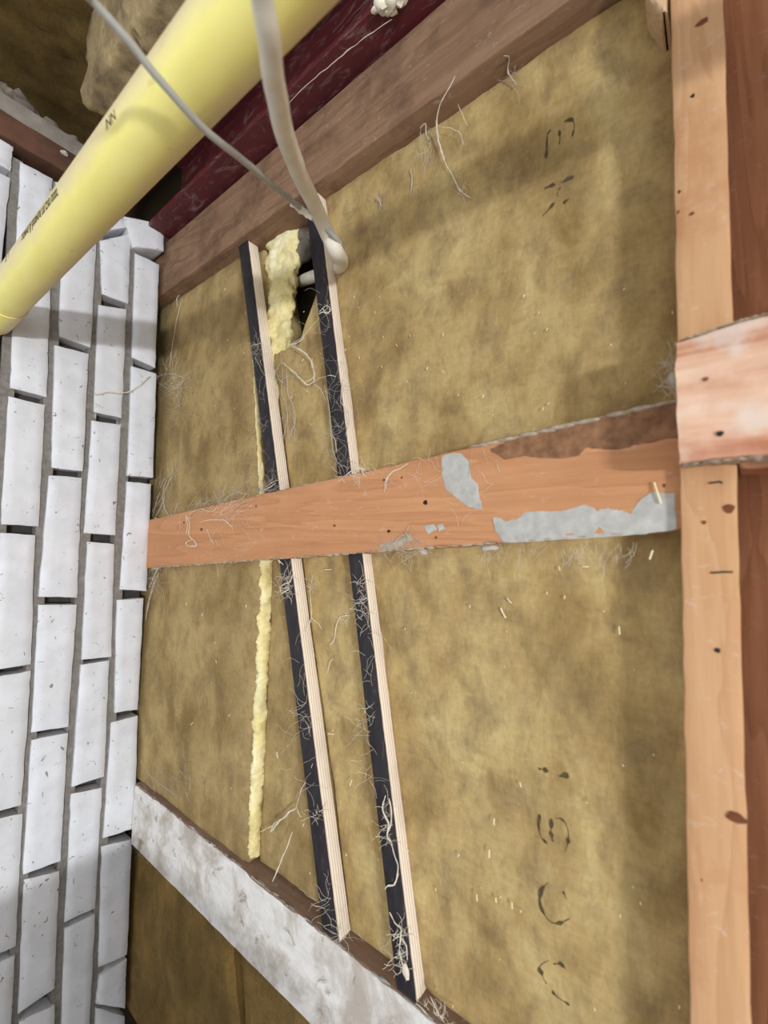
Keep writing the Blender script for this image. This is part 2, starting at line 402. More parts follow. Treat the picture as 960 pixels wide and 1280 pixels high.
def brick(quad, seed, proud=0.0):
    """quad: TL, TR, BR, BL in (y, z) on the wall face"""
    NU, NV = 6, 14
    bm = bmesh.new(); g = []
    TL, TR, BRc, BL = [Vector(q) for q in quad]
    for j in range(NV + 1):
        row = []; tv = j / NV
        tv = .5 - .5 * math.cos(math.pi * tv) * (1 if True else 1); tv = tv * .6 + .4 * j / NV
        for i in range(NU + 1):
            tu = i / NU; tu = .6 * (.5 - .5 * math.cos(math.pi * tu)) + .4 * tu
            p = TL.lerp(TR, tu).lerp(BL.lerp(BRc, tu), tv)
            e = min(min(tu, 1 - tu) * .046, min(tv, 1 - tv) * .2)
            rnd = -.0026 * max(0, 1 - e / .0032) ** 2
            q = Vector((p.x, p.y, seed * 3.1))
            edge = i in (0, NU) or j in (0, NV)
            jit = Vector((mn.noise(q * 75), mn.noise(q * 75 + Vector((5, 5, 5))))) * (.0011 if edge else 0)
            x = XW + proud + rnd + .0007 * mn.noise(q * 30) + .0005 * mn.noise(q * 110)
            row.append(bm.verts.new((x, p.x + jit.x, ZB + p.y + jit.y)))
        g.append(row)
    for j in range(NV):
        for i in range(NU): bm.faces.new((g[j][i], g[j][i + 1], g[j + 1][i + 1], g[j + 1][i]))
    loop = g[0] + [g[j][NU] for j in range(1, NV + 1)] + g[NV][::-1][1:] + [g[j][0] for j in range(NV - 1, 0, -1)]
    back = [bm.verts.new((XW - .06, v.co.y, v.co.z)) for v in loop]
    for k in range(len(loop)):
        l = (k + 1) % len(loop); bm.faces.new((loop[k], loop[l], back[l], back[k]))
    bm.faces.new(back)
    return bm
for n, q in enumerate(BR):
    Q = []
    for p in q:
        v = on_x(p[0], p[1], XW); Q.append((v.y, v.z - ZB))
    obj('brick', brick(Q, n + 1, random.uniform(-.0012, .0012) + (.004 if n == 0 else 0)), M['brick'], wall)
# courses running on out of the picture towards the viewer
proto = None
for c in range(9):
    y1 = .128 - c * .0535
    z = .545 - (c % 2) * .103
    if c == 0:
        tops = [.597]; 
    first = True
    while z > -.85:
        if proto is None:
            proto = obj('brick', brick([(-.023, .0985), (.023, .0985), (.023, -.0985), (-.023, -.0985)], 77), M['brick'], wall)
            o = proto
        else:
            o = proto.copy(); link(o); o.parent = wall; o.matrix_parent_inverse = Matrix.Translation(-wall.location)
        o.location = (proto.location.x, y1 - .0225 + .030 * (.5 - z), ZB + z - .1)
        if first and c % 2 == 0:
            o2 = o.copy(); COL.objects.link(o2); o2.location.z = ZB + .575; o2.scale = (1, 1, .2)
        first = False
        z -= .2065
# mortar beds between the columns
def bed(pl, seed):
    bm = bmesh.new(); secs = []
    P = spline([on_x(x, y, XW) for x, y in pl], 60)
    for p in P:
        wv = .0085
        xx = XW - .0065 + .0022 * nz(p, 28, seed) + .001 * nz(p, 140, seed)
        secs.append([Vector((xx, p.y - wv, p.z)), Vector((xx + .001 * nz(p, 60, seed + 2), p.y, p.z)), Vector((xx, p.y + wv, p.z)), Vector((XW - .03, p.y + wv, p.z)), Vector((XW - .03, p.y - wv, p.z))])
    loft(bm, secs); return bm
for k, pl in enumerate([[(167, 300), (162, 455), (156, 600), (148, 740), (141, 890), (130, 1050), (123, 1200), (116, 1400)],
                        [(125, 270), (121, 375), (115, 520), (107, 675), (101, 790), (92, 920), (82, 1080), (74, 1240), (66, 1420)],
                        [(71, 225), (68, 400), (62, 540), (54, 680), (46, 790), (38, 930), (28, 1095), (20, 1250), (12, 1400)],
                        [(21, 195), (18, 330), (10, 490), (0, 660), (-10, 845), (-22, 1020), (-32, 1220)]]):
    obj('mortar_joint', bed(pl, k * 3.3), M['mortar'], wall)

# ---------------------------------------------------------------- mineral wool
def disp(x, z, seed):
    p = Vector((x, z, seed))
    return .0028 * mn.noise(p * 9) + .0014 * mn.noise(p * 34) + .0006 * mn.noise(p * 120)
def slab(name, yf, xl, xr, z0, z1, mat, label, seed, nx=40, nzs=60, top=None, group=None):
    """slab with a soft uneven face; xl/xr functions of z; ragged edges"""
    bm = bmesh.new(); g = []
    for j in range(nzs + 1):
        t = j / nzs; row = []
        for i in range(nx + 1):
            u = i / nx
            zt = z1 if top is None else top(xl(z1) + (xr(z1) - xl(z1)) * u)
            z = z0 + (zt - z0) * t
            a, b = xl(z), xr(z); x = a + (b - a) * u
            e = min((x - a), (b - x), (zt - z) * 1.0 + .004, (z - z0) + .004)
            y = yf + disp(x, z, seed) + .005 * max(0, 1 - e / .007) ** 2
            if i in (0, nx): x += .0012 * mn.noise(Vector((z * 70, seed, 0)))
            row.append(bm.verts.new((x, y, ZB + z)))
        g.append(row)
    for j in range(nzs):
        for i in range(nx): bm.faces.new((g[j][i], g[j][i + 1], g[j + 1][i + 1], g[j + 1][i]))
    loop = g[0] + [g[j][nx] for j in range(1, nzs + 1)] + g[nzs][::-1][1:] + [g[j][0] for j in range(nzs - 1, 0, -1)]
    back = [bm.verts.new((v.co.x, .452, v.co.z)) for v in loop]
    for k in range(len(loop)):
        l = (k + 1) % len(loop); bm.faces.new((loop[k], loop[l], back[l], back[k]))
    bm.faces.new(back)
    return tag(obj(name, bm, mat), label, 'insulation slab', group)
def line(p, q, Y):
    a, b = on_y(*p, Y), on_y(*q, Y); az, bz = a.z - ZB, b.z - ZB
    return lambda z: a.x + (b.x - a.x) * (z - az) / (bz - az)
nog_lo = lambda x: -.0435 + (x + .8) / .78 * .060
nog_hi = lambda x: .0455 + (x + .8) / .66 * .053
JZ, RZ = .475, -.4187                      # underside of the joist, top of the rail
S1u = (line((301, 327), (336, 608), .367), line((312, 320), (348, 608), .367))
S1l = (line((350, 705), (400, 1132), .367), line((363, 701), (421, 1160), .367))
S2u = (line((385, 277), (422, 593), .367), line((402, 291), (438, 588), .367))
S2l = (line((435.6, 693), (495, 1222), .367), line((452, 692), (519, 1244), .367))
k_ = lambda v: (lambda z: v)
eA = line((310, 330), (324, 605), .385)
eAl = line((325, 705), (309, 1052), .372)
slab_a_up = slab('mineral_wool_slab', .382, k_(-.95), eA, .02, JZ, M['wool_b'], 'narrow tan mineral wool slab between the brick wall and the first plywood strip, above the middle noggin', 1.0)
slab('mineral_wool_slab', .396, lambda z: eA(z) + .002, lambda z: S1u[1](z) + .004, .05, JZ, M['wool_a'], 'thin sliver of mineral wool recessed beside the upper left plywood strip', 2.0, 10, 50)
slab_m_up = slab('mineral_wool_slab', .387, lambda z: S1u[1](z) - .004, lambda z: S2u[0](z) + .006, .07, .36, M['wool_a'], 'mineral wool piece between the two plywood strips above the noggin, torn away at its top', 3.0, 16, 50,
     top=lambda x: .285 + .10 * min(1, max(0, (x + .475) / .07)) + .012 * mn.noise(Vector((x * 60, 0, 0))))
slab_r_up = slab('mineral_wool_slab', .384, lambda z: S2u[1](z) - .006, k_(.004), .062, JZ + .05, M['wool_a'], 'large mineral wool slab above the noggin, between the right plywood strip and the post', 4.0, 64, 64)
slab_a_lo = slab('mineral_wool_slab', .373, k_(-.95), eAl, RZ, .0, M['wool_b'], 'proud mineral wool slab beside the brick wall below the noggin, with a pale torn edge', 5.0, 40, 60)
slab('mineral_wool_slab', .388, lambda z: eAl(z) + .001, lambda z: S1l[1](z) - .004, RZ, .01, M['wool_b'], 'mineral wool wedge between the torn pale edge and the lower left plywood strip', 6.0, 24, 60)
slab('mineral_wool_slab', .386, lambda z: S1l[1](z) - .003, lambda z: S2l[0](z) + .005, RZ, .02, M['wool_a'], 'mineral wool slab between the two plywood strips below the noggin', 7.0, 24, 60)
slab_r_lo = slab('mineral_wool_slab', .384, lambda z: S2l[1](z) - .006, k_(.0), RZ - .001, .05, M['wool_a'], 'largest mineral wool slab, below the noggin beside the post, with faded ring marks', 8.0, 64, 64)
eC = line((291, 1165), (299, 1280), .385)
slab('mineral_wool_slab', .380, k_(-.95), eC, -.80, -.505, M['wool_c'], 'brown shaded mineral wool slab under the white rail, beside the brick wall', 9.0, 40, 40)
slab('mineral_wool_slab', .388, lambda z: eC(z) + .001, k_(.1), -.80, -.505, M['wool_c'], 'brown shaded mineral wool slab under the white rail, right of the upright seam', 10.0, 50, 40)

# torn pale edges, fuzzy tufts
def torn(name, edge, z0, z1, ya, yb, parent, seed, wid=.004):
    bm = bmesh.new(); secs = []
    for i in range(221):
        z = z0 + (z1 - z0) * i / 220; x = edge(z)
        s = []
        for k in range(16):
            a = math.pi * 2 * k / 16
            p = Vector((x + wid * (.2 + math.cos(a)), (ya + yb) / 2 + (yb - ya) / 2 * math.sin(a), ZB + z))
            d = 1 + .4 * nz(p, 60, seed) + .3 * nz(p, 190, seed) + .25 * nz(p, 480, seed)
            s.append(Vector((x + (p.x - x) * d, (ya + yb) / 2 + (p.y - (ya + yb) / 2) * d, p.z)))
        secs.append(s)
    loft(bm, secs); return obj(name, bm, M['wool_yellow'], parent, soft=True)
torn('torn_edge', lambda z: eAl(z), -.412, -.02, .373, .393, slab_a_lo, 1.0, .0062)
torn('torn_edge', lambda z: eA(z) - .001, .07, .30, .385, .394, slab_a_up, 4.0, .0016)
bm = bmesh.new(); blob(bm, on_y(327, 590, .388), (.004, .004, .014), 3, .4, 120)
obj('torn_edge', bm, M['wool_yellow'], slab_a_up)
# torn wool column between the strips
def fbm(p, f, seed): return nz(p, f, seed) + .55 * nz(p, f * 2.3, seed + 1) + .35 * nz(p, f * 5.1, seed + 2)
bm = bmesh.new(); secs = []
cl = spline([on_y(*p, .401) for p in [(356, 282), (354, 318), (352, 360), (351, 400), (350, 440), (350, 475), (351, 500)]], 130)
for i, p in enumerate(cl):
    t = i / 130; hw = .030 * (1 - t) ** .8 + .008; s = []
    for k in range(44):
        a = 2 * math.pi * k / 44; q = p + Vector((hw * math.cos(a), .013 * math.sin(a), 0))
        d = 1 + .30 * fbm(q, 42, 3)
        s.append(p + Vector((hw * math.cos(a) * d, .013 * math.sin(a) * d - .003 * fbm(q, 120, 9), .003 * nz(q, 90, 8))))
    secs.append(s)
loft(bm, secs)
tag(obj('wool_tuft', bm, M['wool_yellow'], soft=True), 'pale yellow ragged tuft of torn wool between the strips, under the brown joist', 'insulation')
bm = bmesh.new()
for p, r in [((385, 298), (.024, .010, .020)), ((376, 316), (.022, .012, .014)), ((362, 290), (.020, .01, .022))]:
    blob(bm, on_y(*p, .410), r, p[0], .5, 60, 3)
tag(obj('wool_tuft', bm, M['wool_grey']), 'dusty grey tuft of wool tucked in the corner beside the hole with the cable', 'insulation')

# faded print on the big slabs
def mark(parent, pls, Y, seed, wid=.0028):
    bm = bmesh.new()
    for pl in pls:
        P = spline([on_y(*p, Y) for p in pl], 14)
        rows = []
        for i, p in enumerate(P):
            T = (P[min(i + 1, 14)] - P[max(i - 1, 0)]); T.y = 0; T.normalize(); N = Vector((-T.z, 0, T.x))
            hw = wid * (.35 + 1.5 * nz(p, 210, seed)); hw = max(.00025, hw) * math.sin(math.pi * (i + .6) / 15.2) ** .4
            r = []
            for sgn in (-1, 1):
                q = p + N * hw * sgn; q.y = Y + disp(q.x, q.z - ZB, seed) - .0004; r.append(bm.verts.new(q))
            rows.append(r)
        for a, b in zip(rows[:-1], rows[1:]): bm.faces.new((a[0], a[1], b[1], b[0]))
    bmesh.ops.solidify(bm, geom=bm.faces[:], thickness=.0002)
    return obj('printed_mark', bm, M['mark'], parent)
mark(slab_r_up, [[(689, 162), (684, 168), (683, 185), (682, 197)], [(699, 163), (700, 172), (699, 181)], [(705, 152), (714, 149), (718, 157), (715, 170)]], .384, 4.0, .0018)
mark(slab_r_up, [[(681, 236), (688, 232), (694, 231)], [(700, 234), (697, 240), (697, 246)], [(693, 253), (687, 261), (678, 271)], [(702, 228), (712, 222), (717, 222)], [(704, 254), (712, 249)]], .384, 4.0, .0018)
mark(slab_r_lo, [[(675, 1018), (673, 1033), (676, 1047), (684, 1055)], [(690, 1023), (689, 1040), (691, 1052)], [(694, 1022), (704, 1024), (710, 1034), (711, 1048), (707, 1064)]], .384, 8.0, .0022)
mark(slab_r_lo, [[(686, 1103), (677, 1112), (675, 1128), (682, 1144), (692, 1153), (704, 1152), (713, 1147)], [(704, 1114), (709, 1124)]], .384, 8.0, .0020)
mark(slab_r_lo, [[(686, 1200), (675, 1208), (678, 1220), (683, 1230)], [(692, 1205), (702, 1206), (709, 1214)], [(690, 1240), (700, 1250), (711, 1258)]], .384, 8.0, .0024)
mark(slab_r_lo, [[(674, 960), (686, 963)], [(699, 970), (711, 968)]], .384, 8.0, .0024)

# ---------------------------------------------------------------- plywood strips
def strip(S, z0, z1, label):
    root = empty('plywood_strip', ((S[0](z0) + S[1](z0)) / 2, .377, ZB + z0))
    bm = bmesh.new(); timber_z(bm, z0, z1, .3682, .3862, S[0], S[1], 50, .0006, .0002, 3, 1)
    obj('plywood_core', bm, M['ply'], root)
    bm = bmesh.new(); timber_z(bm, z0, z1, .3668, .3684, lambda z: S[0](z) - .0004, lambda z: S[1](z) + .0004 * mn.noise(Vector((z * 90, 2, 0))), 80, .0005, .00015, 6, 1)
    obj('film_face', bm, M['film'], root)['label'] = 'black film face'
    tag(root, label, 'plywood strip'); return root
strip(S1u, nog_hi(-.47) + .0005, JZ - .0005, 'film faced plywood strip nearer the brick wall, above the middle noggin')
strip(S1l, RZ + .0005, nog_lo(-.45) + .0005, 'film faced plywood strip nearer the brick wall, below the middle noggin')
strip(S2u, nog_hi(-.34) + .0005, JZ - .0005, 'film faced plywood strip with the cable looped round it, above the middle noggin')
strip(S2l, RZ + .0005, nog_lo(-.33) + .0005, 'film faced plywood strip farther from the brick wall, below the middle noggin')

# ---------------------------------------------------------------- timbers
flat = lambda v: (lambda x: v)
bm = bmesh.new(); timber_x(bm, XW - .010, -.0185, .360, .43, nog_lo, nog_hi, 90, .003, .0011, 2)
nog = empty('timber_noggin', (-.42, .39, ZB + nog_lo(-.42)))
obj('timber', bm, M['noggin'], nog)
tag(nog, 'orange pine noggin running from the brick wall to the post, with grey plaster smears', 'timber')
def patch(parent, name, pl, Y, mat, th=.0009, jag=.0008, seed=0, label=None):
    """thin raised patch with a ragged outline on a face of constant Y"""
    P = [on_y(*p, Y) for p in pl]; out = []
    for i, p in enumerate(P):
        q = P[(i + 1) % len(P)]
        m = max(2, int((q - p).length / .003))
        for k in range(m):
            c = p.lerp(q, k / m)
            out.append(Vector((c.x + jag * nz(c, 220, seed), Y, c.z + jag * nz(c, 220, seed + 5))))
    bm = bmesh.new()
    f = bm.faces.new([bm.verts.new(p) for p in out])
    r = bmesh.ops.triangulate(bm, faces=[f])
    bmesh.ops.subdivide_edges(bm, edges=[e for e in bm.edges if not e.is_boundary], cuts=2, use_grid_fill=True)
    for v in bm.verts:
        edge = v.is_boundary
        v.co.y = Y - (0 if edge else th * (.7 + .5 * nz(v.co, 150, seed)))
    geo = bm.faces[:]
    bl = [e for e in bm.edges if e.is_boundary]
    ex = bmesh.ops.extrude_edge_only(bm, edges=bl)
    for v in [g for g in ex['geom'] if isinstance(g, bmesh.types.BMVert)]: v.co.y = Y + .002
    o = obj(name, bm, mat, parent)
    if label: o['label'] = label
    return o
patch(nog, 'plaster_smear', [(552, 570), (565, 566), (577, 567), (586, 577), (589, 594), (597, 606), (603, 637), (586, 634), (570, 622), (558, 612), (553, 596)], .3598, M['plaster'], label='grey plaster smear')
patch(nog, 'plaster_smear', [(616, 647), (640, 640), (700, 639), (727, 632), (745, 628), (761, 624), (774, 636), (788, 642), (797, 628), (814, 615), (843, 617), (846, 662), (800, 668), (760, 671), (630, 679), (620, 664)], .3598, M['plaster'], label='grey plaster smear')
patch(nog, 'dirt_crust', [(612, 562), (640, 549), (700, 533), (760, 520), (800, 511), (846, 502), (846, 548), (815, 552), (780, 560), (740, 566), (700, 574), (655, 570), (630, 575)], .3596, M['dirt'], .0012, .0014, 4, 'brown dirt crust')
bm = bmesh.new()
for i in range(60):
    x = -.175 + .155 * i / 59
    blob(bm, (x, .3615 + random.uniform(-.0012, .004), ZB + nog_hi(x) - .0006), (.0085, .0035, random.uniform(.0012, .0028)), i, .35, 90, 2)
obj('dust_ridge', bm, M['dust'], nog)['label'] = 'fluffy ridge of grey dust'
bm = bmesh.new()
for i in range(70):
    x = -.80 + .60 * i / 69
    blob(bm, (x, .363 + random.uniform(-.002, .004), ZB + nog_hi(x) - .0006), (.006, .003, random.uniform(.0006, .0016)), i, .5, 200, 1)
obj('dust_ridge', bm, M['dust'], nog); bm = bmesh.new()
for i in range(60):
    x = -.80 + .74 * i / 59
    blob(bm, (x, .3605, ZB + nog_lo(x) + .0004), (.007, .0012, random.uniform(.0008, .0016)), i + 90, .5, 200, 1)
obj('dust_ridge', bm, M['dust'], nog)
def disc(parent, name, px, py, Y, r, mat, asp=1.0, seed=0):
    c = on_y(px, py, Y); bm = bmesh.new()
    v = [Vector((c.x + r * asp * math.cos(a) * (1 + .2 * math.sin(3 * a + seed)), Y - .0004, c.z + r * math.sin(a))) for a in [2 * math.pi * k / 14 for k in range(14)]]
    loft(bm, [v, [p + Vector((0, .0016, 0)) for p in v]]); return obj(name, bm, mat, parent)
for px, py, r, n_, a in [(532, 628, .0024, 'nail_hole', 1), (486, 664, .0016, 'nail_hole', 1.3), (418, 657, .0012, 'knot', 1.5), (230, 603 + 50, .0022, 'knot', 1), (252, 662, .0026, 'knot', 1.4), (320, 633, .0018, 'knot', 1), (222, 690, .0014, 'knot', 1.2),
                         (480, 600, .0012, 'knot', 1.6), (502, 597, .0014, 'nail_hole', 1), (786, 553, .0022, 'nail_hole', 1), (830, 607, .0014, 'knot', .7), (545, 672, .0012, 'knot', 1)]:
    disc(nog, n_, px, py, .3600, r, M['nail' if n_ == 'nail_hole' else 'knot'], a, px)
patch(nog, 'paint_fleck', [(530, 658), (542, 655), (546, 662), (536, 668)], .3598, M['plaster'], .0006)
patch(nog, 'paint_fleck', [(470, 682), (490, 676), (512, 668), (516, 676), (500, 684), (480, 690)], .3598, M['dust'], .0012, .002, 6)
patch(nog, 'paint_fleck', [(546, 682 - 26), (553, 655), (556, 661), (549, 664)], .3598, M['plaster'], .0006)

# brown joist under the steel beam
bm = bmesh.new(); timber_x(bm, -.90, .42, .357, .445, flat(JZ), flat(.580), 110, .003, .0012, 9)
tag(obj('timber_joist', bm, M['joist']), 'brown dusty timber joist bolted under the red steel beam', 'timber')
# white painted rail
rail = empty('timber_rail', (-.35, .40, ZB - .517))
bm = bmesh.new(); timber_x(bm, XW, -.0275, .365, .445, flat(-.517), flat(RZ), 90, .003, .0008, 5); obj('timber', bm, M['rail'], rail)
bm = bmesh.new(); secs = []
for i in range(161):
    x = XW + .0005 + (-.028 - XW) * i / 160
    zt = -.4205 + .0012 * nz((x, 0, 0), 60, 2) + .0016 * nz((x, 0, 0), 16, 3) - (.002 * max(0, nz((x, 1, 0), 40, 8)))
    s = []
    for k, (y, z) in enumerate([(.3655, zt), (.3640, zt - .002), (.3637, zt - .02), (.3638, -.45), (.3636, -.47), (.3637, -.49), (.3640, -.512), (.3640, -.5175), (.372, -.5182), (.372, -.5165), (.3658, -.516)]):
        s.append(Vector((x, y + .0005 * nz((x, y, z), 50, 1) * (0 if k in (0, 10) else 1), ZB + z)))
    secs.append(s)
loft(bm, secs); obj('paint_coat', bm, M['paint'], rail)['label'] = 'dirty white paint coat on its front'
bm = bmesh.new()
for i in range(70):
    x = -.81 + .62 * random.random() ** .8
    blob(bm, (x, .3648 + random.uniform(-.0005, .0022), ZB + RZ - .0008), (random.uniform(.002, .009), random.uniform(.0006, .0016), random.uniform(.0003, .0011)), i, .9, 260, 1)
obj('plaster_crumbs', bm, M['plaster'], rail)['kind'] = 'stuff'
tag(rail, 'white painted timber rail along the bottom with a bare brown top edge', 'timber')

# post, stud behind it, block
PO = .352
pl = line((838, 0), (862, 1280), PO); pr = line((905, 0), (940, 1280), PO)
post = empty('timber_post', (-.005, .38, ZB - .62))
bm = bmesh.new(); timber_z(bm, -.62, JZ - .0005, PO, .452, pl, pr, 80, .0016, .0007, 4); obj('timber', bm, M['post'], post)
for px, py, r, n_, a in [(866, 120, .0022, 'nail_hole', 1), (849, 240, .0018, 'nail_hole', .8), (865, 267, .0018, 'knot', 1.4), (897, 813, .0026, 'nail_hole', 1), (911, 636, .0050, 'knot', 1), (920, 1022, .0050, 'knot', 1.6), (878, 28, .0040, 'knot', 1.6), (877, 1100, .0014, 'knot', .5), (880, 653, .0022, 'knot', 1), (848, 265, .0018, 'knot', .6)]:
    disc(post, n_, px, py, PO, r * .6, M['nail' if n_ == 'nail_hole' else 'knot'], a, px)
for pl_ in ([(886, 604), (900, 602), (903, 604)], [(888, 716), (905, 715), (916, 715)]):
    bm = bmesh.new(); tube(bm, [on_y(*p, PO - .0003) for p in pl_], .0006, 5); obj('saw_nick', bm, M['nail'], post)
tag(post, 'pale pine post at the right, running past the end of the noggin', 'timber')
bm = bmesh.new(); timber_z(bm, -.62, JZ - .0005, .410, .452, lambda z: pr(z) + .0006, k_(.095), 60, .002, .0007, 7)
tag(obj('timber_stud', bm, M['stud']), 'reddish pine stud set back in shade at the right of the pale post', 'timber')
bm = bmesh.new(); timber_z(bm, -.62, .415, .315, .452, k_(.100), k_(.140), 40, .002, .0007, 11)  # extra stud outside the view, added to cast shade on the set-back one
tag(obj('timber_stud', bm, M['stud']), 'unseen pine stud added to shade the reddish stud, just out of sight on the right', 'timber')
# block with sawn face
blk = empty('timber_block', (.03, .33, ZB + .058))
bm = bmesh.new(); secs = []
for i in range(41):
    x = -.0185 + .118 * i / 40; s = []
    for (y, z) in rrect(.325, .4095 if x > .0135 else PO - .0008, ZB + .057, ZB + .138 + .002 * math.sin(x * 70), .003, 2, 9):
        d = .0012 * nz((x * .35, y, z), 90, 3) + .0005 * nz((x, y, z), 200, 1)
        s.append(Vector((x + (.002 * nz((0, y, z), 120, 4) if i == 0 else 0), y + d, z + d)))
    secs.append(s)
loft(bm, secs); obj('timber', bm, M['stub'], blk)
bm = bmesh.new()
for i in range(40):
    x = -.016 + .10 * i / 39
    blob(bm, (x, .327 + random.uniform(-.001, .010), ZB + .0566), (.0045, .004, random.uniform(.0006, .0014)), i, .5, 160, 1)
obj('dust_layer', bm, M['dust'], blk)['label'] = 'grey dust under its lower edge'; bm = bmesh.new()
for i in range(30):
    x = -.014 + .10 * i / 29
    blob(bm, (x, .3275, ZB + .1385 + .002 * math.sin(x * 70)), (.004, .003, random.uniform(.0004, .001)), i, .5, 160, 1)
obj('dust_layer', bm, M['dust'], blk)['label'] = 'grey dust along its top edge'
disc(blk, 'nail_hole', 882, 474, .3243, .0012, M['knot'], 1.2); disc(blk, 'nail_hole', 900, 542, .3243, .0016, M['nail'], 1.1)
tag(blk, 'pinkish rough sawn timber block fixed across the front of the post', 'timber')
bm = bmesh.new(); timber_z(bm, .402, JZ - .0005, .352, .40, lambda z: -.031 + .010 * max(0, (.425 - z) / .023), k_(-.0165), 20, .003, .0018, 5)
tag(obj('timber_offcut', bm, M['offcut']), 'short pale splintered timber offcut at the left of the post top', 'timber')

# ---------------------------------------------------------------- steel beam
beam = empty('steel_beam', (-.2, .38, ZB + .588))
for n_, y0, y1, z0, z1 in (('bottom_flange', .322, .445, .588, .598), ('web', .379, .387, .598, .745), ('top_flange', .322, .445, .745, .755)):
    bm = bmesh.new(); timber_x(bm, -.8225, .42, y0, y1, flat(z0), flat(z1), 20, .0015, .0003, 1, 1); obj(n_, bm, M['steel'], beam)
tag(beam, 'dark red oxide steel beam running above the brown joist', 'steel beam')
bm = bmesh.new()
for px, py, r in [(478, 6, .010), (490, 2, .009), (500, -4, .010), (486, 14, .006), (470, 10, .005), (492, 16, .004)]:
    p = on_y(px, py, .322); p.z = ZB + .586; q = on_y(px, py, .330)
    blob(bm, at_d(px, py, (ray(px, py).z and (.586 / ray(px, py).z))), (r, r * .8, r * .5), px, .6, 150, 2)
tag(obj('foam_dab', bm, M['foam']), 'cream dab of expanding foam stuck under the red steel beam', 'foam')

# ---------------------------------------------------------------- overhead, top left corner
bm = bmesh.new(); timber_x(bm, -1.19, -.30, -.30, .315, flat(.848), flat(.899), 60, .006, .004, 12, 30)
tag(obj('mineral_wool_slab', bm, M['wool_c']), 'brown mineral wool slab overhead in the top left corner', 'insulation slab')
bm = bmesh.new(); secs = []
for i in range(70):
    x = -.80 + .55 * i / 69; s = []
    e = max(0, 1 - (x + .80) / .03)
    for (y, z) in rrect(.194 + .012 * e, .262 - .02 * e, ZB + .690 + .022 * e, ZB + .846 - .05 * e, .006, 2, 7):
        d = .006 * nz((x, y, z), 26, 2) + .003 * nz((x, y, z), 90, 4)
        s.append(Vector((x + d * 1.5, y + d, z + d)))
    secs.append(s)
loft(bm, secs)
tag(obj('wool_block', bm, M['wool_d']), 'rough greyish wool block with a broken end, hanging behind the yellow pipe', 'insulation')
bm = bmesh.new(); secs = []
for i in range(41):
    y = -.25 + .52 * i / 40
    secs.append([Vector((x + .001 * nz((x, y, z), 60, 1), y, z + .001 * nz((x, y, z), 60, 3))) for (x, z) in rrect(-.93, -.822, ZB + .6005, ZB + .640, .003, 2, 2)])
loft(bm, secs)
tag(obj('wall_plate', bm, M['rust']), 'rust brown plate lying along the top of the white brick wall', 'timber')
bm = bmesh.new(); secs = []
for i in range(41):
    y = -.25 + .49 * i / 40
    secs.append([Vector((x + .0015 * nz((x, y, z), 60, 1), y, z + .002 * nz((x, y, z), 40, 3))) for (x, z) in rrect(-.94, -.828, ZB + .642, ZB + .672, .003, 2, 2)])
loft(bm, secs)
tag(obj('grey_board', bm, M['greyboard']), 'grey weathered board lying on the rust brown plate', 'board')
bm = bmesh.new()
for y, r in [(.02, .03), (.07, .032), (.11, .03), (.15, .03), (.185, .024), (.205, .016)]:
    blob(bm, (-.89, y, ZB + .672 + r * .7), (.045, r, r), y * 50, .45, 30, 3)
tag(obj('wool_heap', bm, M['wool_grey']), 'grey dusty heap of loose wool on the grey board', 'insulation')
bm = bmesh.new(); blob(bm, on_x(81, 192, -.82), (.004, .006, .005), 2, .6, 120, 2)
tag(obj('plaster_crumb', bm, M['plaster']), 'small pinkish plaster crumb at the end of the grey board beside the pipe', 'crumb')

# ---------------------------------------------------------------- yellow gas pipe
PR, PD, PA = .0235, .333, math.radians(67.9)
def PYZ(x): t = (x + .8) / .5; return .1225 + t * .0028, .3225 - t * .0140
PY, PZ = PYZ(-.4)
pipe = empty('gas_pipe', (-.40, PY, ZB + PZ))
bm = bmesh.new(); secs = []
def ring(x, r): return [Vector((x, PYZ(x)[0] + r * math.cos(a), ZB + PYZ(x)[1] + r * math.sin(a))) for a in [2 * math.pi * k / 64 for k in range(64)]]
loft(bm, [ring(-.826 + 1.15 * i / 40, PR) for i in range(41)])
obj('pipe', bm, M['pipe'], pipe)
bm = bmesh.new()
loft(bm, [ring(x, r) for x, r in [(-.826, PR * .9), (-.826, PR + .0016), (-.742, PR + .0016), (-.7405, PR + .0012), (-.740, PR * .9)]])
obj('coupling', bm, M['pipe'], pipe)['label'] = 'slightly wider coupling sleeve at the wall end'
def pipe_print(txt, x0, ang, size, spacing=1.0, slope=0.0):
    cu = bpy.data.curves.new('print', 'FONT'); cu.body = txt; cu.size = size; cu.space_character = spacing; cu.extrude = 0; cu.resolution_u = 2
    cu.offset = size * .012
    to = bpy.data.objects.new('print', cu); COL.objects.link(to)
    bpy.context.view_layer.update()
    me = bpy.data.meshes.new_from_object(to.evaluated_get(bpy.context.evaluated_depsgraph_get()))
    bpy.data.objects.remove(to)
    bm = bmesh.new(); bm.from_mesh(me); bpy.data.meshes.remove(me)
    for v in bm.verts:
        a = ang + math.radians(slope) * v.co.x - (v.co.y - size * .35) / PR
        r = PR + .00025
        xx = x0 + v.co.x; v.co = Vector((xx, PYZ(xx)[0] + r * math.cos(a), ZB + PYZ(xx)[1] + r * math.sin(a)))
    return obj('printed_text', bm, M['ink'], pipe, smooth=False)
# angle 0 = +Y; the face seen from below is around PA+180; upper edge of the picture is PA+90
pipe_print('/ SSMAIF IJF J000M70/ L0/ 2%0 /0000.', -.566, PA + math.radians(114), .0098, .80, 70)
pipe_print('/N/N', -.346, PA + math.radians(124), .0095, .8, 100)
pipe_print("12  '1", -.632, PA + math.radians(112), .0090, .9, 0)
tag(pipe, 'yellow plastic gas pipe with black print crossing the top left corner', 'pipe')

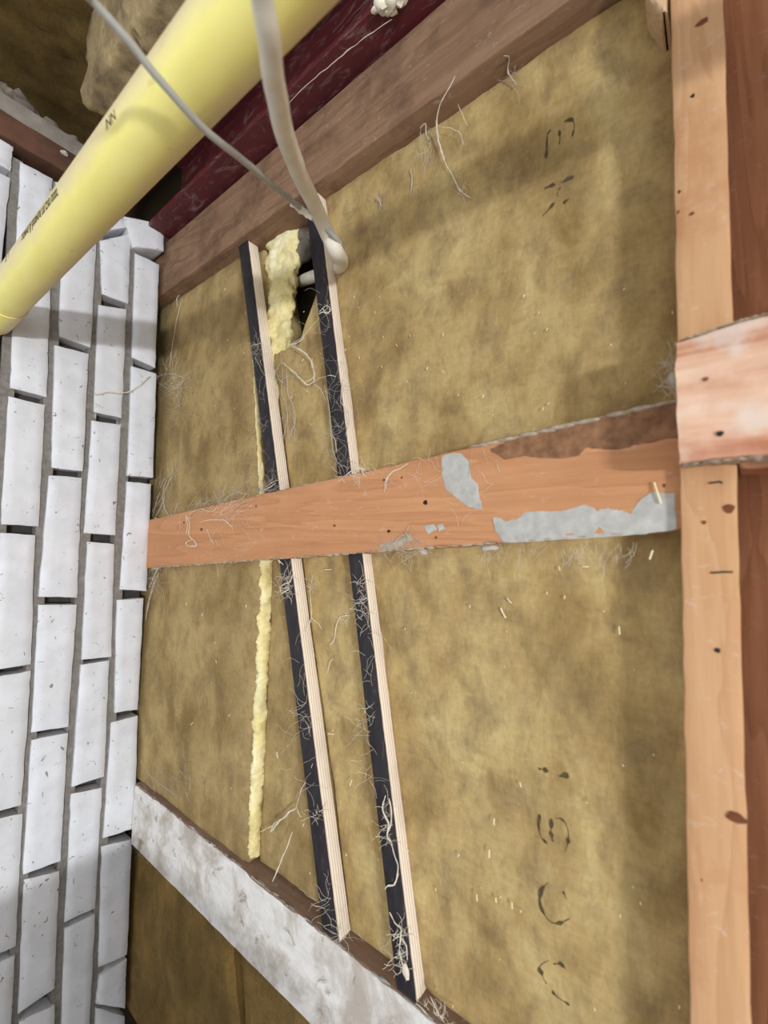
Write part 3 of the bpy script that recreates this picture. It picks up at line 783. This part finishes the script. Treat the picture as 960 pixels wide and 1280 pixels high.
# ---------------------------------------------------------------- cables
def cable(name, pts, rad, mat, label, n=80):
    P = spline([at_d(*p) for p in pts], n)
    P = [p + Vector((nz(p, 40, 1), nz(p, 40, 2), nz(p, 40, 3))) * .0006 for p in P]
    bm = bmesh.new(); tube(bm, P, rad, 12)
    return tag(obj(name, bm, mat), label, 'cable')
cb = cable('cable', [(312, -260, .150), (322, -60, .180), (329, 0, .195), (336, 50, .212), (344, 110, .245), (357, 170, .30), (375, 220, .37), (394, 258, .43), (409, 292, .468), (421, 316, .480)] + [(x, y, Y / ray(x, y).y) for x, y, Y in [(427, 328, .366), (421, 339, .394), (404, 343, .409), (388, 347, .410), (376, 352, .430)]],
      lambda t: .0042 + .0042 * min(1, t * 1.7), M['cable'], 'thick cream cable hanging down past the pipe and looping behind the plywood strip', 110)
cb2 = cable('cable', [(20, -150, .185), (98, -20, .218), (115, 0, .228), (160, 50, .243), (200, 100, .260), (260, 165, .292), (310, 205, .334), (345, 235, .385), (378, 262, .432), (402, 281, .452), (418, 296, .463), (425, 305, .473)],
      lambda t: .0021 + .0009 * t, M['cable_grey'], 'thin grey cable crossing in front of the yellow pipe to the thick cable')
bm = bmesh.new()
P = spline([at_d(*p, .428) for p in [(363, 254), (372, 257), (382, 264), (390, 272)]], 18)
secs = []
for i, p in enumerate(P):
    hw = .0042 * math.sin(math.pi * (i + 1) / 20) ** .5 * (1 + .4 * nz(p, 200, 3)) + .0006; n_ = Vector((-.4, 0, -.9)).normalized()
    secs.append([p + n_ * hw + FW * .002 * nz(p, 150, 1), p + FW * .0012, p - n_ * hw * .5, p - FW * .0014])
loft(bm, secs); obj('torn_sheath', bm, M['paper'], cb2)['label'] = 'torn pale sheath'

# ---------------------------------------------------------------- cobwebs
def strands(bm, pl, Y, r, jit=.0012, seed=0, n=None, k=4, sag=0):
    """pl: pixels on the plane Y (number or one per point)"""
    ys = Y if isinstance(Y, (list, tuple)) else [Y] * len(pl)
    P = [on_y(*p, y) for p, y in zip(pl, ys)]
    L = sum((b - a).length for a, b in zip(P[:-1], P[1:])); n = n or max(6, int(L / .003))
    S = spline(P, n)
    S = [s + Vector((nz(s, 90, seed), .6 * nz(s, 90, seed + 3), nz(s, 90, seed + 7))) * jit for s in S]
    tube(bm, S, (lambda t: max(.00012, r * .72 * (1 + .7 * mn.noise(Vector((t * 9, seed, 1)))) * (.35 + .65 * math.sin(math.pi * min(1, max(0, t * .94 + .03))) ** .5))), k)
def fuzz(bm, region, Y, n, r, length=(12, 38), seed=0, direction=None):
    """short wandering strands inside a pixel region (x0,y0,x1,y1 or a function returning a point)"""
    rd = random.Random(seed)
    for i in range(int(n * 1.2)):
        if callable(region): x, y = region(rd)
        else: x, y = rd.uniform(region[0], region[2]), rd.uniform(region[1], region[3])
        a = rd.uniform(0, 6.28) if direction is None else direction + rd.uniform(-.5, .5)
        pts = [(x, y)]; l = rd.uniform(*length) / 4
        for s in range(4):
            a += rd.uniform(-.6, .6); x += math.cos(a) * l; y += math.sin(a) * l; pts.append((x, y))
        strands(bm, pts, Y, r * rd.uniform(.3, .65), .0009, i + seed * 10, 9, 3)
def web(label, mat='cob', lines=(), fz=(), blobs=(), name='cobweb'):
    bm = bmesh.new()
    for i, L in enumerate(lines): strands(bm, L[0], L[1], L[2], L[3] if len(L) > 3 else .0012, i * 1.7)
    for F in fz: fuzz(bm, *F[:4], **(F[4] if len(F) > 4 else {}))
    for B in blobs: blob(bm, on_y(B[0], B[1], B[2]), B[3], B[0], .6, 140, 2)
    return tag(obj(name, bm, M[mat]), label, 'cobweb')

web('looped white cobweb stretched between the two upper plywood strips', 'cob', [
    ([(398, 398), (388, 410), (378, 422), (362, 431)], [.364, .37, .375, .384], .0008),
    ([(381, 421), (375, 427), (362, 431)], .376, .0012),
    ([(362, 431), (376, 438), (385, 445), (391, 456), (393, 478)], .378, .0011),
    ([(366, 433), (378, 438), (387, 448), (391, 460)], .377, .0008),
    ([(393, 478), (384, 480), (372, 470), (354, 453)], .378, .0012),
    ([(356, 455), (370, 467), (380, 477), (392, 470), (390, 448)], .377, .0008),
    ([(392, 478), (400, 472), (412, 470), (420, 471)], [.377, .372, .366, .366], .0007),
    ([(393, 480), (402, 488), (406, 500)], .376, .0005)])
web('tangle of grey cobweb strands hanging beside the upper left plywood strip', 'cob_grey', [
    ([(350, 440), (354, 470), (352, 490), (358, 510), (360, 540)], .382, .0007),
    ([(358, 460), (360, 490), (367, 510), (368, 530), (360, 548)], .382, .0008),
    ([(366, 515), (368, 535), (369, 552)], .382, .0006), ([(349, 478), (356, 473), (361, 470)], .382, .0007),
    ([(360, 520), (356, 535), (354, 550)], .382, .0006), ([(352, 450), (346, 465), (352, 478), (357, 476)], .382, .0007)],
    fz=[((348, 455, 372, 560), .383, 40, .00035)])
web('white cobweb knot on the black face of the strip under the cable', 'cob', [
    ([(399, 390), (405, 384), (410, 382), (413, 388), (408, 392), (403, 386)], .3655, .0008),
    ([(398, 392), (404, 391), (412, 391)], .3655, .0008)], fz=[((399, 379, 414, 393), .3655, 14, .0004, dict(length=(6, 14)))])
web('grey cobweb lump across the black face of the upper left plywood strip', 'cob_grey', [
    ([(312, 434), (320, 431), (328, 429)], .3652, .0010), ([(318, 446), (324, 456), (331, 470)], .3652, .0005)],
    fz=[((313, 428, 328, 444), .3654, 26, .0005, dict(length=(6, 22))), ((318, 440, 336, 600), .3655, 26, .00028)])
web('puff of cobweb on the insulation right beside the brick wall', 'cob', [
    ([(196, 472), (206, 468), (220, 468), (231, 474)], .378, .0006), ([(197, 478), (210, 486), (222, 484), (231, 474)], .378, .0006),
    ([(212, 466), (214, 440), (222, 395), (228, 372)], .378, .0005), ([(222, 384), (221, 374), (226, 366)], .378, .0009)],
    fz=[((198, 467, 230, 486), .378, 46, .0004), ((216, 486, 232, 520), .380, 16, .0003)])
web('ragged cobweb in the corner over the left end of the noggin', 'cob_grey', [
    ([(190, 640), (202, 622), (210, 605), (216, 592), (214, 575)], .372, .0008), ([(192, 650), (205, 625), (204, 612), (208, 600)], .372, .0008),
    ([(203, 618), (206, 635), (211, 645)], .368, .0010), ([(216, 592), (205, 600), (200, 610)], .370, .0006),
    ([(217, 645), (221, 632), (228, 628)], .370, .0008), ([(191, 645), (196, 625), (200, 615)], .37, .0008),
    ([(227, 545), (225, 570), (222, 590)], .380, .0004)], fz=[((190, 590, 225, 648), .374, 36, .00035)])
web('drooping cobweb hanging down the left front of the noggin', 'cob', [
    ([(234, 645), (237, 655), (236, 668), (243, 676), (245, 682), (235, 682), (233, 678), (240, 674)], .3582, .0010),
    ([(232, 643), (234, 655), (233, 668)], .3582, .0006), ([(249, 653), (262, 650), (280, 650), (284, 653), (291, 659)], .3582, .0009),
    ([(258, 660), (262, 670), (267, 681)], .3582, .0006), ([(240, 640), (250, 636), (262, 640), (272, 634)], .3582, .0006)],
    fz=[((232, 630, 300, 652), .3584, 40, .0004, dict(direction=-.5)), ((195, 650, 330, 700), .3588, 22, .00022)])
web('trailing cobweb along the noggin top between brick wall and strip', 'cob_grey', [
    ([(283, 622), (295, 616), (302, 616), (310, 618)], .366, .0008), ([(285, 616), (290, 612), (300, 616)], .368, .0006),
    ([(321, 602), (326, 612), (336, 610), (345, 604)], .364, .0009), ([(330, 611), (340, 603), (350, 600)], .364, .0008), ([(180 + 110, 640), (300, 630), (318, 624)], .358, .0008)],
    fz=[((240, 612, 360, 636), .363, 60, .0004, dict(direction=-.3)), ((320, 598, 350, 615), .364, 20, .0004)])
web('wisp of cobweb hooked over the noggin under the right plywood strip', 'cob', [
    ([(432, 594), (440, 588), (452, 586), (458, 588)], .360, .0010), ([(452, 586), (455, 594), (458, 596)], .3585, .0008), ([(480, 615), (482, 600), (490, 590), (500, 586), (510, 580)], .3585, .0007),
    ([(483, 612), (484, 598), (493, 589)], .3585, .0005)],
    fz=[((425, 582, 462, 598), .3595, 34, .0005, dict(length=(6, 22))), ((478, 580, 560, 600), .3590, 14, .0003), ((500, 560, 625, 640), .3588, 14, .00025)])
web('dirty cobweb clump along the noggin underside near its middle', 'cob_grey', [
    ([(478, 690), (492, 680), (505, 668), (516, 672), (530, 676)], .3585, .0007), ([(505, 664), (512, 672), (522, 680)], .3585, .0008)],
    fz=[((478, 676, 530, 692), .3585, 34, .0005)], blobs=[(530, 690, .361, (.005, .003, .003))])
web('fringe of fine cobweb under the plaster smear at the right of the noggin', 'cob_grey', fz=[((600, 676, 800, 690), .3605, 40, .0003, dict(direction=1.5))], blobs=[(612, 685, .362, (.008, .003, .003))])
web('cobweb sheet in the corner under the left end of the noggin', 'cob_grey', [
    ([(186, 735), (192, 722), (200, 708), (215, 706), (240, 706)], .362, .0013), ([(182, 775), (186, 750), (194, 722)], .362, .0008), ([(188, 712), (198, 710), (206, 704)], .362, .0016), ([(184, 765), (190, 740), (198, 716)], .362, .0008)],
    fz=[((186, 703, 206, 730), .363, 30, .0005)])
web('cobweb bundle at the top of the lower left plywood strip', 'cob', [
    ([(352, 742), (350, 735), (356, 730), (362, 728), (366, 718)], .3652, .0009), ([(352, 742), (358, 738), (362, 735)], .3652, .0008), ([(350, 705), (348, 700), (354, 706)], .364, .0008)],
    fz=[((350, 718, 368, 744), .3654, 40, .0005, dict(length=(6, 22))), ((372, 850, 384, 900), .3654, 10, .0004), ((365, 780, 400, 1000), .3656, 22, .0003)])
web('fork of pale cobweb on the insulation right of the lower left strip', 'cob', [
    ([(388, 733), (388, 750), (389, 770), (384, 785), (381, 793)], [.382, .382, .380, .372, .366], .0006), ([(389, 772), (396, 777), (402, 786)], .380, .0007)],
    fz=[((382, 722, 394, 736), .383, 14, .0005, dict(length=(5, 12)))])
web('short white cobweb thread midway between the lower plywood strips', 'cob', [
    ([(438, 770), (430, 770), (424, 772), (420, 785), (417, 800), (412, 806)], .382, .0008), ([(417, 823), (412, 830), (410, 842)], .382, .0006)],
    fz=[((422, 766, 438, 776), .382, 12, .0005, dict(length=(6, 12)))])
web('spindly cobweb fan between the torn edge and the lower left strip', 'cob', [
    ([(391, 955), (384, 972), (376, 990), (370, 1010)], [.366, .370, .376, .380], .0006), ([(370, 1010), (356, 1020), (338, 1040)], .380, .0012), ([(338, 1040), (345, 1028), (360, 1020)], .380, .0006),
    ([(325, 1040), (340, 1032), (356, 1022)], .382, .0008), ([(370, 1008), (374, 1018), (377, 1022)], .380, .0008), ([(366, 1040), (356, 1065), (346, 1090), (341, 1102)], [.378, .374, .368, .364], .0011), ([(376, 1026), (390, 1020), (402, 1013), (412, 1012)], [.38, .373, .366, .366], .0008)],
    fz=[((384, 1012, 402, 1024), .3656, 14, .0005, dict(length=(6, 14))), ((395, 1100, 415, 1140), .3656, 12, .0004)])
web('chain of cobweb knots on the black face of the lower right strip', 'cob', [
    ([(482, 995), (478, 1012), (486, 1030), (484, 1045), (489, 1052)], .3654, .0012), ([(486, 998), (490, 1020), (487, 1040)], .3654, .0009), ([(486, 1045), (492, 1065), (498, 1085), (493, 1104), (485, 1108)], .3654, .0007),
    ([(498, 1092), (493, 1105), (486, 1107), (482, 1112)], .3652, .0010), ([(487, 1140), (494, 1155), (501, 1160), (500, 1190), (506, 1212)], .3654, .0009), ([(492, 1175), (500, 1172), (508, 1182), (510, 1200)], .3654, .0009)],
    fz=[((478, 1000, 492, 1055), .3656, 26, .0005, dict(length=(8, 26))), ((490, 1160, 512, 1215), .3656, 40, .0006, dict(length=(8, 26))), ((445, 720, 462, 770), .3656, 34, .0005, dict(length=(8, 26))), ((452, 770, 470, 990), .3656, 30, .0004)],
    blobs=[(507, 1216, .3655, (.004, .0012, .006))])
web('thin cobweb fibres over the black face of the upper right strip', 'cob_grey', [
    ([(405, 482), (410, 500), (413, 530), (416, 560), (422, 580)], .3654, .0006), ([(430, 470), (426, 500), (436, 520), (432, 545)], .3654, .0006), ([(414, 540), (418, 548), (420, 566)], .3652, .0008)],
    fz=[((410, 470, 434, 585), .3656, 40, .0004), ((395, 340, 415, 460), .3656, 14, .0003)])
web('long white cobweb string dangling off the brown joist onto the big upper slab', 'cob', [
    ([(568, 96), (560, 112), (550, 132), (546, 150), (547, 172), (555, 200), (572, 232), (576, 240)], [.353, .356, .362, .370, .378, .380, .381, .381], .0010), ([(572, 130), (580, 148), (584, 158)], .372, .0004), ([(549, 158), (565, 160), (576, 168), (580, 180)], .378, .0004), ([(573, 235), (580, 243), (588, 248)], .381, .0008), ([(545, 150), (548, 175), (556, 200)], .376, .0007)],
    fz=[((568, 228, 586, 246), .381, 12, .0004, dict(length=(5, 12)))])
web('small curled cobweb under the brown joist, upper middle', 'cob_grey', [
    ([(630, 70), (637, 72), (635, 86), (640, 98), (645, 105)], [.360, .368, .376, .380, .380], .0009), ([(525, 160), (532, 155), (533, 170), (536, 174)], .370, .0009), ([(513, 210), (515, 225), (513, 245)], .381, .0009), ([(470, 245), (474, 250), (476, 258)], .381, .0012)],
    fz=[((520, 155, 540, 200), .376, 20, .0004, dict(direction=1.5)), ((466, 240, 480, 258), .381, 14, .0004, dict(length=(5, 12))), ((630, 70, 648, 108), .378, 10, .0003)])
web('dust wisp behind the pinkish block beside the post', 'cob_grey', [], fz=[((828, 448, 848, 490), .350, 40, .0006, dict(length=(8, 26)))], blobs=[(841, 472, .352, (.003, .003, .006))])
web('wispy cobweb on the left end of the white rail, against the bricks', 'cob_grey', [
    ([(176, 950), (184, 965), (200, 980), (220, 995)], .364, .0006)],
    fz=[((172, 948, 240, 985), .368, 30, .0004, dict(direction=.7))])
web('torn cobweb hanging at the foot of the lower right plywood strip', 'cob', [([(520, 1255), (530, 1262), (545, 1280)], .366, .0008), ([(538, 1246), (546, 1262), (552, 1280)], .372, .0007)],
    fz=[((520, 1246, 556, 1290), .370, 50, .0005, dict(direction=1.2))])
web('dark cobweb tuft in the corner under the white rail beside the bricks', 'cob_grey', fz=[((170, 1030, 186, 1066), .370, 40, .0005, dict(length=(8, 26)))])
web('cobweb scrap at the foot of the lower left plywood strip', 'cob', fz=[((418, 1158, 436, 1172), .364, 16, .0004)])
web('pale cobweb lines strung across the red steel beam', 'cob', [
    ([(360, 130), (385, 105), (420, 76), (450, 52), (490, 24)], [.3215, .3215, .3215, .3215, .3215], .0006)],
    fz=[((330, 140, 420, 210), .335, 0, .0003)])
# strand from the brick wall
bm = bmesh.new()
P = spline([on_x(118, 493, XW + .003), on_x(135, 490, XW + .004), on_x(158, 491, XW + .004), on_x(172, 484, XW + .004), on_x(186, 472, XW + .004), on_y(200, 470, .378)], 40)
P = [p + Vector((0, nz(p, 70, 2), nz(p, 70, 5))) * .0012 for p in P]
tube(bm, P, .0009, 4)
for k in range(4): tube(bm, [p + Vector((.0005, .002 * nz(p, 50, k), .0022 * nz(p, 60, k + 3))) for p in P], .0004, 3)
tag(obj('cobweb', bm, M['cob']), 'dusty cobweb strand lying across the white bricks toward the insulation', 'cobweb')

# splinters scattered on the wool
bm = bmesh.new(); rd = random.Random(5)
spots = [(626, 760, 14, 1.1), (634, 748, 8, .8), (774, 783, 10, 1.5), (618, 1023, 8, 1.6), (612, 1062, 10, 1.6), (596, 1118, 8, 1.5), (620, 1122, 6, 1.5), (640, 1128, 8, 1.5), (650, 978, 6, 1.3), (816, 688, 12, 1.9), (818, 603, 28, 1.25), (699, 708, 5, 1.4), (728, 708, 8, .1), (346, 940, 8, 1.4), (410, 917, 8, .1), (312, 1118 - 60, 8, -1), (440, 975, 8, 1.9), (406, 712, 8, 0), (325, 716, 6, 0)]
for i in range(110): spots.append((rd.uniform(200, 850), rd.choice([rd.uniform(360, 540), rd.uniform(720, 1270)]), rd.uniform(1.5, 4), rd.uniform(.8, 2.2)))
for x, y, l, a in spots:
    if y > 955 and x < 200 + (y - 955) * 1.15: continue
    if (S1u[0](0) if False else False): continue
    Y = .3815 if not (x < 318 and 700 < y < 1060) else .3695
    if 560 < y < 700: Y = .358
    p, q = on_y(x, y, Y), on_y(x + l * math.cos(a), y + l * math.sin(a), Y - .0008)
    tube(bm, [p, (p + q) / 2 + Vector((0, -.0004, 0)), q], .0004 + .000025 * min(l, 16), 4)
tag(obj('wood_splinters', bm, M['straw']), 'pale wood splinters and flecks scattered over the mineral wool', 'splinters', kind='stuff')
